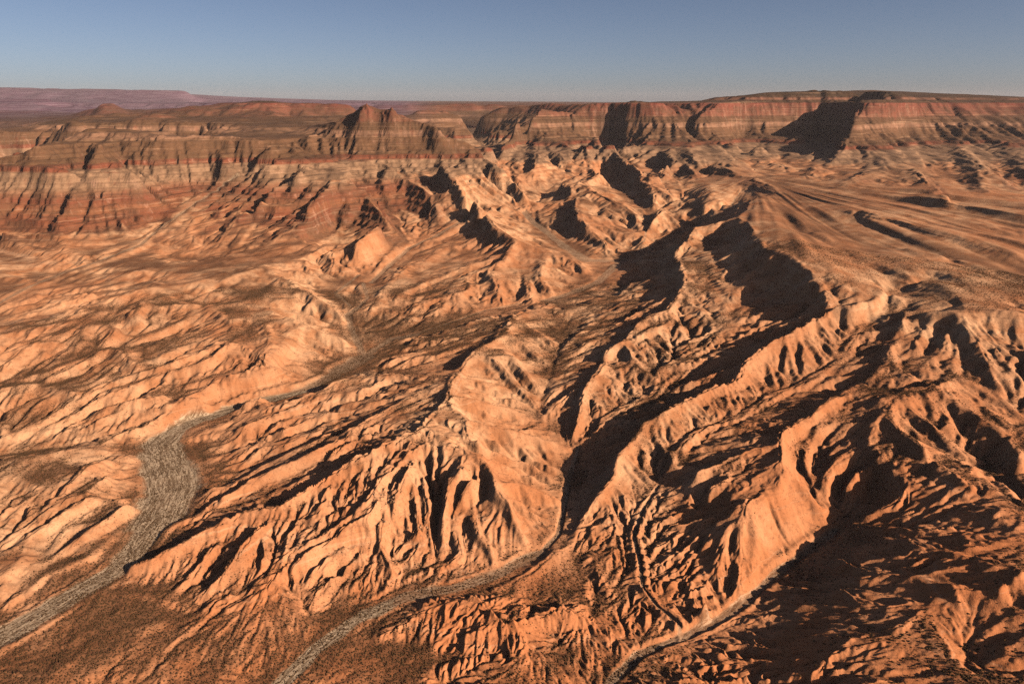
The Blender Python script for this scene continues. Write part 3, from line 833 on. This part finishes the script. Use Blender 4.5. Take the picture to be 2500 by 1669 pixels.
def rock_material():
    m = bpy.data.materials.new('desert_rock'); m.use_nodes = True; N = NT_(m)
    bs = N.n['Principled BSDF']; bs.inputs['Roughness'].default_value = .95; bs.inputs['Specular IOR Level'].default_value = .08
    geo = N.new('ShaderNodeNewGeometry'); P = geo.outputs['Position']
    sep = N.new('ShaderNodeSeparateXYZ'); N.put(P, sep.inputs[0]); zz = sep.outputs[2]
    at = N.new('ShaderNodeAttribute', attribute_name='masks'); sa = N.new('ShaderNodeSeparateColor'); N.put(at.outputs['Color'], sa.inputs[0])
    wash, slope, scrub = sa.outputs[0], sa.outputs[1], sa.outputs[2]
    a2 = N.new('ShaderNodeAttribute', attribute_name='zones'); sb = N.new('ShaderNodeSeparateColor'); N.put(a2.outputs['Color'], sb.inputs[0])
    red, pale, farc = sb.outputs[0], sb.outputs[1], sb.outputs[2]
    n1 = N.noise(P, .0016, 4); n2 = N.noise(P, .011, 5, .6); n3 = N.noise(P, .09, 4, .65); n4 = N.noise(P, .45, 3, .7)
    wz = N.math('ADD', zz, N.math('MULTIPLY', N.math('SUBTRACT', n2, .5), 26.0))
    # badland soil: tan and ochre with patches of darker brown gravel
    soil = N.mix(N.rng(n2, .35, .68), SOIL_A, SOIL_B)
    soil = N.mix(N.math('MULTIPLY', N.rng(n1, .42, .62), .6), soil, SOIL_C)
    soil = N.mix(N.math('MULTIPLY', red, .85), soil, SOIL_RED)
    # thin strata lines
    wv = N.noise(N.vmul(P, (.0012, .0012, .085)), 1.0, 5, .7)
    soil = N.mix(N.math('MULTIPLY', N.rng(wv, .58, .68), .28), soil, SOIL_PALE)
    soil = N.mix(N.math('MULTIPLY', N.rng(wv, .42, .34), .22), soil, SOIL_DK)
    # ground darkened by scrub and, away from the sun, by painted shade
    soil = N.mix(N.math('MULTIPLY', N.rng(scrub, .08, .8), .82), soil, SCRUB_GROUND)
    # strata of the walls by height
    zt = N.math('DIVIDE', N.math('ADD', wz, 400.0), 1000.0)        # z -400..600 above wash -> relative
    lay = N.ramp(N.rng(wz, 180., 1180., 0., 1., False), STRATA)
    lay = N.mix(N.math('MULTIPLY', N.rng(wv, .55, .66), .5), lay, LAY_PALE)
    lay = N.mix(N.math('MULTIPLY', N.rng(wv, .46, .36), .55), lay, LAY_DK)
    st = N.noise(N.vmul(P, (.022, .022, .003)), 1.0, 4, .65)
    cliff = N.rng(slope, .75, 1.3)
    lay = N.mix(N.math('MULTIPLY', cliff, N.math('MULTIPLY', N.rng(st, .5, .66), .75)), lay, CLIFF_PALE)
    lay = N.mix(N.math('MULTIPLY', cliff, N.math('MULTIPLY', N.rng(st, .5, .36), .7)), lay, CLIFF_RED)
    lay = N.mix(N.math('MULTIPLY', N.rng(N.noise(N.vmul(P, (.006, .006, .012)), 1.0, 5, .7), .44, .6), .5), lay, SCRUB_HIGH)
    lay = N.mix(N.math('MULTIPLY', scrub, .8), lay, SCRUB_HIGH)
    col = N.mix(pale, soil, lay)
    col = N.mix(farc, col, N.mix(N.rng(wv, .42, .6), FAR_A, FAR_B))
    # washes: pale braided sand between dark scrub and gravel
    fw = N.new('ShaderNodeAttribute', attribute_name='flow')
    fv = N.vmul(fw.outputs['Vector'], (.12, .014, 1.))
    br = N.noise(fv, 1.0, 5, .66, .35)
    bed = N.noise(P, .03, 4, .7)
    s1 = N.noise(fv, .75, 4, .6, .8); strand = N.rng(N.math('ABSOLUTE', N.math('SUBTRACT', s1, .5)), .012, .05, 1., 0.)
    s2 = N.noise(fv, 1.9, 3, .6, .5); strand = N.math('MAXIMUM', strand, N.math('MULTIPLY', N.rng(N.math('ABSOLUTE', N.math('SUBTRACT', s2, .5)), .01, .04, 1., 0.), .7))
    sand = N.mix(N.math('MAXIMUM', N.math('MULTIPLY', strand, .85), N.math('MULTIPLY', N.rng(br, .54, .66), .45)), N.mix(bed, WASH_DK, WASH_MID), WASH_PALE)
    col = N.mix(wash, col, sand)
    # fine mottling
    col = N.mix(N.math('MULTIPLY', N.rng(n3, .46, .30), .5), col, MOTTLE)
    far_fade = N.rng(N.noise(P, .30, 3, .6), .55, .63)
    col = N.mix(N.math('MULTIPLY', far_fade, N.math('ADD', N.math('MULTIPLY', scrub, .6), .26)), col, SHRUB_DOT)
    N.put(col, bs.inputs['Base Color'])
    bp = N.new('ShaderNodeBump'); bp.inputs['Strength'].default_value = .75; bp.inputs['Distance'].default_value = 2.2
    hgt = N.math('ADD', n3, N.math('MULTIPLY', n4, .25)); N.put(hgt, bp.inputs['Height']); N.put(bp.outputs[0], bs.inputs['Normal'])
    return m
def S(r, g, b):   # sRGB 0-255 -> linear
    f = lambda c: (c / 255 / 12.92) if c < 10.3 else ((c / 255 + .055) / 1.055) ** 2.4
    return (f(r), f(g), f(b))
SOIL_A = S(196, 145, 106); SOIL_B = S(158, 102, 66); SOIL_C = S(168, 104, 66); SOIL_RED = S(184, 108, 64); SOIL_PALE = S(204, 160, 124); SOIL_DK = S(112, 68, 46)
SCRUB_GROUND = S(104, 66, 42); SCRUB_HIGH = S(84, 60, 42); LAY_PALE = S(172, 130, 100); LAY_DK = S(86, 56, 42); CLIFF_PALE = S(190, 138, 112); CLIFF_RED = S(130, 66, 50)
WASH_DK = S(84, 64, 44); WASH_MID = S(128, 98, 72); WASH_PALE = S(196, 164, 132); MOTTLE = S(104, 66, 46); SHRUB_DOT = S(62, 48, 30)
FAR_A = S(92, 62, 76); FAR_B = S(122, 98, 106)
zc = lambda z: (z + 1000 - 180) / 1000.0
STRATA = [(zc(-800), S(142, 92, 62)), (zc(-700), S(136, 76, 50)), (zc(-660), S(152, 94, 62)), (zc(-600), S(132, 74, 50)), (zc(-560), S(152, 102, 72)), (zc(-530), S(166, 124, 92)), (zc(-440), S(170, 128, 96)),
          (zc(-430), S(140, 76, 52)), (zc(-405), S(132, 72, 50)), (zc(-395), S(118, 82, 56)), (zc(-270), S(124, 86, 60)), (zc(-255), S(164, 118, 90)), (zc(-225), S(160, 114, 86)),
          (zc(-210), S(108, 76, 52)), (zc(-155), S(112, 76, 54)), (zc(-145), S(140, 88, 66)), (zc(-60), S(132, 76, 58)), (zc(-10), S(140, 74, 58)), (zc(4), S(76, 56, 40)), (zc(28), S(80, 58, 42)),
          (zc(36), S(146, 98, 76)), (zc(58), S(130, 84, 66)), (zc(68), S(66, 50, 36)), (zc(150), S(62, 48, 34))]
STRATA = [(max(0, min(1, p)), tuple(q * .72 for q in c)) for p, c in STRATA]
ROCK = rock_material()

# ---------------------------------------------------------------- masks
pxy = (X, Y)
wsh = ATT[:, :, 0]; slm = ATT[:, :, 1]; raw = ATT[:, :, 2]
W = np.clip((1.25 - wsh) / .3, 0, 1) * np.where(R2 > 2300, .5, np.where(X < -250, 1., .62))
gz_r = np.gradient(Z, axis=0) / np.gradient(RS)[:, None]
gz_t = np.gradient(Z, axis=1) / (np.gradient(TS)[None, :] * R2)
SLOPE = np.hypot(gz_r, gz_t)
sc1 = fbm(X / 520, Y / 520, 4); sc2 = fbm(X / 90, Y / 90, 3)
flat = 1 - np.clip(slm / .30, 0, 1)
# slopes turned from the sun: shade put into the ground colour, and more shrubs
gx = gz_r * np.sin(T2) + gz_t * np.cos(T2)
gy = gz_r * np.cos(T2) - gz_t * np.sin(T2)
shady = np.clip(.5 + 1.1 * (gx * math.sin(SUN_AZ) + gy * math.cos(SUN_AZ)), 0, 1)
SCRUB_SHADE = np.clip(.12 + .16 * np.clip((raw + 425) / 15, 0, 1) + .55 * flat + .28 * (shady - .5) + .5 * sc1 + .5 * sc2 - .08, 0, 1)
_ax, _ay = X - 1996, 5807 - Y; _ar = np.hypot(_ax, _ay); _an = np.arctan2(_ax, _ay)
_fm = np.clip((X - 900) / 400, 0, 1) * np.clip((raw + 705) / 30, 0, 1) * np.clip((-560 - raw) / 15, 0, 1) * np.clip((6500 - R2) / 900, 0, 1) * np.clip((R2 - 2200) / 400, 0, 1)
_rb = fbm(_an * 11 + .7 * fbm(X / 600, Y / 600, 2) + .35, _ar / 2000, 1) + .35 * fbm(_an * 30, _ar / 900, 3)
SCRUB_SHADE = np.clip(SCRUB_SHADE * (1 - .45 * _fm) + _fm * np.clip(.18 - 1.1 * _rb, 0, .9) * .8, 0, 1)
hi = np.clip((raw + 545 + 26 * sc2) / 26, 0, 1)
leftwall = np.clip((-350 - X + Y * 0 ) / 300, 0, 1) * np.clip((Y - 3950) / 150, 0, 1) * np.clip((raw + 835) / 15, 0, 1) * np.clip((slm - .22) / .12, 0, 1)
apron = np.clip((X - 900) / 600, 0, 1) * np.clip((R2 - 5000) / 700, 0, 1) * np.clip((raw + 640) / 50, 0, 1) * np.clip((slm - .1) / .1, 0, 1) * .75
PALE = np.maximum(np.maximum(hi, leftwall), apron)
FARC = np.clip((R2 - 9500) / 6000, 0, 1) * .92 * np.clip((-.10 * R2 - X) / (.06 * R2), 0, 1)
RED = np.clip((X - 100) / 900, 0, 1) * np.clip((2300 - R2) / 900, 0, 1)
RED = np.maximum(RED, .8 * np.clip((1750 - R2) / 650, 0, 1))

# custom normals from the height field
nx = -gx; ny = -gy; nl = np.sqrt(nx * nx + ny * ny + 1)
NRM = np.stack([nx / nl, ny / nl, 1 / nl], -1).astype(np.float32)
VERT = np.stack([X, Y, Z + CAMZ], -1).astype(np.float32)
SCRUB_SHADE = SCRUB_SHADE * (1 - .65 * np.clip(apron / .6, 0, 1))
M1 = np.stack([W, np.clip(SLOPE * .5, 0, 1), SCRUB_SHADE, np.ones_like(W)], -1).astype(np.float32)
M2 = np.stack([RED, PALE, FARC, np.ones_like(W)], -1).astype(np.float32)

def sheet(name, mask):
    """mesh of the grid quads where mask (NR-1, NT-1) is true"""
    qi, qj = np.nonzero(mask)
    idx = np.stack([qi * NT + qj, qi * NT + qj + 1, (qi + 1) * NT + qj + 1, (qi + 1) * NT + qj], 1)
    used, inv = np.unique(idx.ravel(), return_inverse=True)
    me = bpy.data.meshes.new(name)
    nf = len(qi)
    me.vertices.add(len(used)); me.vertices.foreach_set('co', VERT.reshape(-1, 3)[used].ravel())
    me.loops.add(nf * 4); me.loops.foreach_set('vertex_index', inv.astype(np.int32))
    me.polygons.add(nf); me.polygons.foreach_set('loop_start', np.arange(0, nf * 4, 4, dtype=np.int32))
    me.update(calc_edges=True)
    me.polygons.foreach_set('use_smooth', np.ones(nf, bool))
    for nm, A in (('masks', M1), ('zones', M2)):
        a = me.color_attributes.new(nm, 'FLOAT_COLOR', 'POINT'); a.data.foreach_set('color', A.reshape(-1, 4)[used].ravel())
    fa_ = me.attributes.new('flow', 'FLOAT_VECTOR', 'POINT')
    fb_ = np.zeros((len(used), 3), np.float32); fb_[:, :2] = FLOW.reshape(-1, 2)[used]; fa_.data.foreach_set('vector', fb_.ravel())
    me.normals_split_custom_set_from_vertices(NRM.reshape(-1, 3)[used])
    me.materials.append(ROCK)
    o = bpy.data.objects.new(name, me); COL.objects.link(o)
    return o

# ---------------------------------------------------------------- split the land into its named parts
def cen(A): return A[:-1, :-1]
AZ = np.degrees(cen(T2)); RC = cen(R2); XC, YC, RW, WC = cen(X), cen(Y), cen(raw), cen(W)
left = np.ones(AZ.shape, bool)
def take(name, mask, label):
    global left
    mk = mask & left
    if not mk.any(): return
    left &= ~mk
    tag(sheet(name, mk), label, None, 'structure')
take('dry_river', WC > .42, 'pale braided gravel beds of the dry washes winding between the hills')
take('distant_plateau_land', (RC > 19000), 'far purple plateau country on the horizon')
take('far_canyon_land', (RC > 12400) & (RC <= 19000), 'hazy canyon country beyond the mesas')
wall = np.clip((RW + 560) / 10, 0, 1) > 0
lw = (XC < -350) & (YC > 3950) & (RW > -790) & (AZ < -13)
take('mesa_land', (RC > 3900) & (AZ < -16) & (wall | lw), 'long layered mesa with pale and rust bands on the left')
take('mesa_land', (RC > 3900) & (AZ >= -16) & (AZ < -1.5) & wall, 'layered mesa crowned by a craggy butte left of centre')
take('mesa_land', (RC > 3900) & (AZ >= -1.5) & (AZ < 16.2) & wall, 'centre mesa promontory with a square cliffed butte')
take('mesa_land', (RC > 3900) & (AZ >= 16.2) & wall, 'tall dark capped mesa wall on the right')
fan = (RW > -700) & (RC > 2500) & (AZ > 13)
take('fan_land', fan, 'broad ribbed gravel fan sloping away below the right mesa')
take('hills', np.ones(AZ.shape, bool), 'bare tan badland hills cut by narrow dark ravines')
SKY_AIR, SKY_DUST, SKY_OZ, SKY_STR = .65, 4.5, 1.6, .05
HAZE = .5e-5
SUN_STR, SUN_COL, EXPO = 5.0, (1, .89, .75), .74

hb = bpy.data.meshes.new('haze')
X0, X1, Y0, Y1, H0, H1 = -60000., 60000., -3000., 62000., -120., float(Z.max()) + CAMZ + 60
vs = [(x, y, z) for z in (H0, H1) for y in (Y0, Y1) for x in (X0, X1)]
hb.from_pydata(vs, [], [(0, 2, 3, 1), (4, 5, 7, 6), (0, 1, 5, 4), (2, 6, 7, 3), (0, 4, 6, 2), (1, 3, 7, 5)]); hb.update()
hm = bpy.data.materials.new('haze_air'); hm.use_nodes = True; hn = hm.node_tree; hn.nodes.clear()
pv = hn.nodes.new('ShaderNodeVolumePrincipled'); ot = hn.nodes.new('ShaderNodeOutputMaterial'); hn.links.new(pv.outputs[0], ot.inputs['Volume'])
pv.inputs['Color'].default_value = (1, .84, .82, 1); pv.inputs['Density'].default_value = HAZE; pv.inputs['Anisotropy'].default_value = .0
hb.materials.append(hm); ho = bpy.data.objects.new('haze', hb); COL.objects.link(ho)
tag(ho, 'thin pale air over the whole canyon country', None, 'stuff')

# ---------------------------------------------------------------- desert scrub
def ico_shrub(seed):
    r = random.Random(seed); me_v = []; me_f = []
    for b in range(3):          # three leaning clumps
        cx, cy, cz = r.uniform(-.35, .35), r.uniform(-.35, .35), r.uniform(.32, .5); R = r.uniform(.34, .55)
        base = len(me_v)
        for (a, e) in [(0, -90), (0, -20), (72, -20), (144, -20), (216, -20), (288, -20), (36, 30), (108, 30), (180, 30), (252, 30), (324, 30), (0, 90)]:
            k = R * r.uniform(.75, 1.25); a = math.radians(a + r.uniform(-14, 14)); e = math.radians(e)
            me_v.append((cx + k * math.cos(a) * math.cos(e), cy + k * math.sin(a) * math.cos(e), max(-.05, cz + k * math.sin(e) * .85)))
        F = [(0, 2, 1), (0, 3, 2), (0, 4, 3), (0, 5, 4), (0, 1, 5)] + [(i, i % 5 + 1, i % 5 + 6) for i in range(1, 6)] + [(i, (i - 1) % 5 + 6, (i + 3) % 5 + 6) for i in range(1, 6)] + [(11, 6 + i, 6 + (i + 1) % 5) for i in range(5)]
        me_f += [tuple(base + q for q in f) for f in F]
    return me_v, me_f
sm = bpy.data.materials.new('dry_scrub'); sm.use_nodes = True; N = NT_(sm); bs = N.n['Principled BSDF']; bs.inputs['Roughness'].default_value = 1; bs.inputs['Specular IOR Level'].default_value = 0
g_ = N.new('ShaderNodeNewGeometry'); N.put(N.mix(N.noise(g_.outputs['Position'], .5, 3), S(62, 44, 28), S(94, 68, 44)), bs.inputs['Base Color'])
LR, DT = np.log(RS), TS
def ground(x, y):
    """height on the built mesh (bilinear on its own grid)"""
    r = np.hypot(x, y); t = np.arctan2(x, y)
    i = np.clip(np.searchsorted(RS, r) - 1, 0, NR - 2); j = np.clip(np.searchsorted(TS, t) - 1, 0, NT - 2)
    a = np.clip((r - RS[i]) / (RS[i + 1] - RS[i]), 0, 1); b = np.clip((t - TS[j]) / (TS[j + 1] - TS[j]), 0, 1)
    z = (Z[i, j] * (1 - a) + Z[i + 1, j] * a) * (1 - b) + (Z[i, j + 1] * (1 - a) + Z[i + 1, j + 1] * a) * b
    return z + CAMZ, i, j
NS = 700000
rho = np.sqrt(RNG.uniform(560. ** 2, 3400. ** 2, NS * 2)); th = RNG.uniform(math.radians(-47), math.radians(47), NS * 2)
sx_, sy_ = rho * np.sin(th), rho * np.cos(th)
sz_, si, sj = ground(sx_, sy_)
dens = np.clip(SCRUB_SHADE[si, sj] * 1.25 - .02, .03, 1) * np.clip(1.15 - SLOPE[si, sj] * .9, .12, 1) * (1 - .55 * W[si, sj])
keep = RNG.random(NS * 2) < dens * np.clip(2600 / rho, .5, 1) * .75
sx_, sy_, sz_, rho = sx_[keep], sy_[keep], sz_[keep], rho[keep]
print('shrubs', len(sx_))
o_ = np.argsort(sy_ * math.cos(PITCH) + (CAMZ - sz_) * math.sin(PITCH)); sx_, sy_, sz_, rho = sx_[o_], sy_[o_], sz_[o_], rho[o_]
size = RNG.uniform(1.1, 3.1, len(sx_)) ** 1.0
# only those in the picture count among the nearest
dep = sy_ * math.cos(PITCH) - (sz_ - CAMZ) * math.sin(PITCH)
upc = sy_ * math.sin(PITCH) + (sz_ - CAMZ) * math.cos(PITCH)
inview = (np.abs(sx_ / dep) < .74) & (upc / dep > -.495)
pick = np.nonzero(inview)[0][:900]; pick = pick[np.argsort(-(size[pick] / dep[pick]))][:300]; size[pick] *= 1.1
mask = np.ones(len(sx_), bool); mask[pick] = False
protos = []
for k in range(5):
    v, f = ico_shrub(k); me = bpy.data.meshes.new('desert_shrub'); me.from_pydata(v, [], f); me.update(); me.materials.append(sm); protos.append(me)
for n_, q in enumerate(pick):
    o = bpy.data.objects.new('desert_shrub', protos[n_ % 5]); COL.objects.link(o)
    s_ = float(size[q]); o.location = (float(sx_[q]), float(sy_[q]), float(sz_[q]) - .1); o.scale = (s_, s_, s_ * .9); o.rotation_euler = (0, 0, random.uniform(0, 6.28))
    tag(o, 'low dark desert shrub on the bare orange ground nearest the camera', 'shrub', None, 'desert shrubs dotted over the nearest ground')
# the rest of the scrub: small irregular tufts in one mesh
bx = np.array([(1, 0, .3), (.31, .95, .35), (-.81, .59, .25), (-.81, -.59, .35), (.31, -.95, .3), (0, 0, 1.0)])
fx = np.array([(0, 1, 5), (1, 2, 5), (2, 3, 5), (3, 4, 5), (4, 0, 5), (0, 4, 3), (0, 3, 2), (0, 2, 1)])
P_ = np.stack([sx_, sy_, sz_], -1)[mask]; s_ = size[mask]; n = len(P_)
jit = RNG.uniform(.65, 1.3, (n, 6, 1)); an = RNG.uniform(0, 6.28, n); ca, sa_ = np.cos(an)[:, None], np.sin(an)[:, None]
b = bx[None] * jit; vx = b[:, :, 0] * ca - b[:, :, 1] * sa_; vy = b[:, :, 0] * sa_ + b[:, :, 1] * ca
V_ = np.stack([vx * .62, vy * .62, b[:, :, 2] * .75 - .12], -1) * s_[:, None, None] + P_[:, None, :]
me = bpy.data.meshes.new('desert_scrub'); me.vertices.add(n * 6); me.vertices.foreach_set('co', V_.astype(np.float32).ravel())
F_ = (fx[None] + (np.arange(n) * 6)[:, None, None]).reshape(-1, 3)
me.loops.add(F_.size); me.loops.foreach_set('vertex_index', F_.ravel().astype(np.int32)); me.polygons.add(len(F_)); me.polygons.foreach_set('loop_start', np.arange(0, F_.size, 3, dtype=np.int32)); me.update(calc_edges=True)
me.materials.append(sm); o = bpy.data.objects.new('desert_scrub', me); COL.objects.link(o)
tag(o, 'low dry desert scrub dotted over the hills and washes', None, 'stuff')

# ---------------------------------------------------------------- loose boulders below the outcrop
def boulder_mesh(seed):
    r = random.Random(seed); bm = __import__('bmesh').new(); B = __import__('bmesh').ops
    B.create_icosphere(bm, subdivisions=2, radius=.5)
    pl = [Vector((r.uniform(-1, 1), r.uniform(-1, 1), r.uniform(-.6, 1))).normalized() for _ in range(9)]
    for v in bm.verts:
        for n in pl:
            d = v.co.dot(n) - .36
            if d > 0: v.co -= n * d
        v.co *= r.uniform(.96, 1.04)
    for v in bm.verts: v.co.z *= .75
    me = bpy.data.meshes.new('boulder'); bm.to_mesh(me); bm.free(); me.materials.append(bmat); return me
from mathutils import Vector
bmat = bpy.data.materials.new('boulder_stone'); bmat.use_nodes = True; N = NT_(bmat); bs = N.n['Principled BSDF']; bs.inputs['Roughness'].default_value = .95
g_ = N.new('ShaderNodeNewGeometry'); N.put(N.mix(N.noise(g_.outputs['Position'], .6, 4), S(196, 146, 106), S(136, 90, 62)), bs.inputs['Base Color'])
bms = [boulder_mesh(40 + k) for k in range(6)]
rb = random.Random(5); nb = 0
spots = [((300, 640), (300, 640), 80)]
for _ in range(90):
    zx = rb.uniform(290, 660); zy = rb.gauss(0, 1) * 75 + 400 + (zx - 300) * .45
    dx, dy, dz = ray(800 + zx * .38314, 1069 + zy * .38314)
    t = 900.
    while t < 2600:
        gz, _, _ = ground(np.array([t * dx]), np.array([t * dy]))
        if CAMZ + t * dz < gz[0]: break
        t += 3
    if t >= 2600: continue
    o = bpy.data.objects.new('boulder', bms[nb % 6]); COL.objects.link(o); nb += 1
    s_ = rb.uniform(2.5, 4.5) if rb.random() < .8 else rb.uniform(5, 8)
    o.location = (t * dx, t * dy, float(gz[0]) + s_ * .12); o.scale = (s_, s_ * rb.uniform(.7, 1.2), s_ * rb.uniform(.7, 1.1)); o.rotation_euler = (rb.uniform(-.3, .3), rb.uniform(-.3, .3), rb.uniform(0, 6.28))
    tag(o, 'tan boulder among the rockfall on the slope of the central hill', 'boulder', None, 'boulders of the rockfall on the central hill')

# ---------------------------------------------------------------- light, sky, camera
w = bpy.data.worlds.new('World'); scene.world = w; w.use_nodes = True
nt = w.node_tree; bg = nt.nodes['Background']; sky = nt.nodes.new('ShaderNodeTexSky')
sky.sky_type = 'NISHITA'; sky.sun_disc = False; sky.sun_elevation = SUN_EL; sky.sun_rotation = SUN_AZ
sky.altitude = 2000; sky.air_density = SKY_AIR; sky.dust_density = SKY_DUST; sky.ozone_density = SKY_OZ
tn = nt.nodes.new('ShaderNodeMix'); tn.data_type = 'RGBA'; tn.blend_type = 'MULTIPLY'; tn.inputs[0].default_value = 1; tn.inputs[7].default_value = (1.02, .93, .90, 1)
nt.links.new(sky.outputs[0], tn.inputs[6]); nt.links.new(tn.outputs[2], bg.inputs[0]); bg.inputs[1].default_value = SKY_STR
sd = bpy.data.lights.new('sun', 'SUN'); sd.energy = SUN_STR; sd.angle = math.radians(.5); sd.color = SUN_COL
so = bpy.data.objects.new('sun', sd); COL.objects.link(so)
dv = (math.sin(SUN_AZ) * math.cos(SUN_EL), math.cos(SUN_AZ) * math.cos(SUN_EL), math.sin(SUN_EL))
from mathutils import Vector
so.rotation_euler = Vector(dv).to_track_quat('Z', 'Y').to_euler(); so.location = (2000, -500, 3000)
cd = bpy.data.cameras.new('camera'); cam = bpy.data.objects.new('camera', cd); COL.objects.link(cam)
cam.location = (0, 0, CAMZ); cam.rotation_euler = (math.pi / 2 - PITCH, 0, 0)
cd.sensor_width = 36; cd.lens = 36 * FPX / 1024; cd.clip_end = 200000; cd.clip_start = 1
scene.camera = cam
scene.view_settings.view_transform = 'Standard'; scene.view_settings.look = 'None'; scene.view_settings.gamma = 1
scene.view_settings.exposure = EXPO
scene.cycles.max_bounces = 2; scene.cycles.diffuse_bounces = 0
scene.cycles.use_adaptive_sampling = False; scene.cycles.use_denoising = False; scene.cycles.denoising_prefilter = 'ACCURATE'; scene.cycles.denoising_input_passes = 'RGB_ALBEDO_NORMAL'
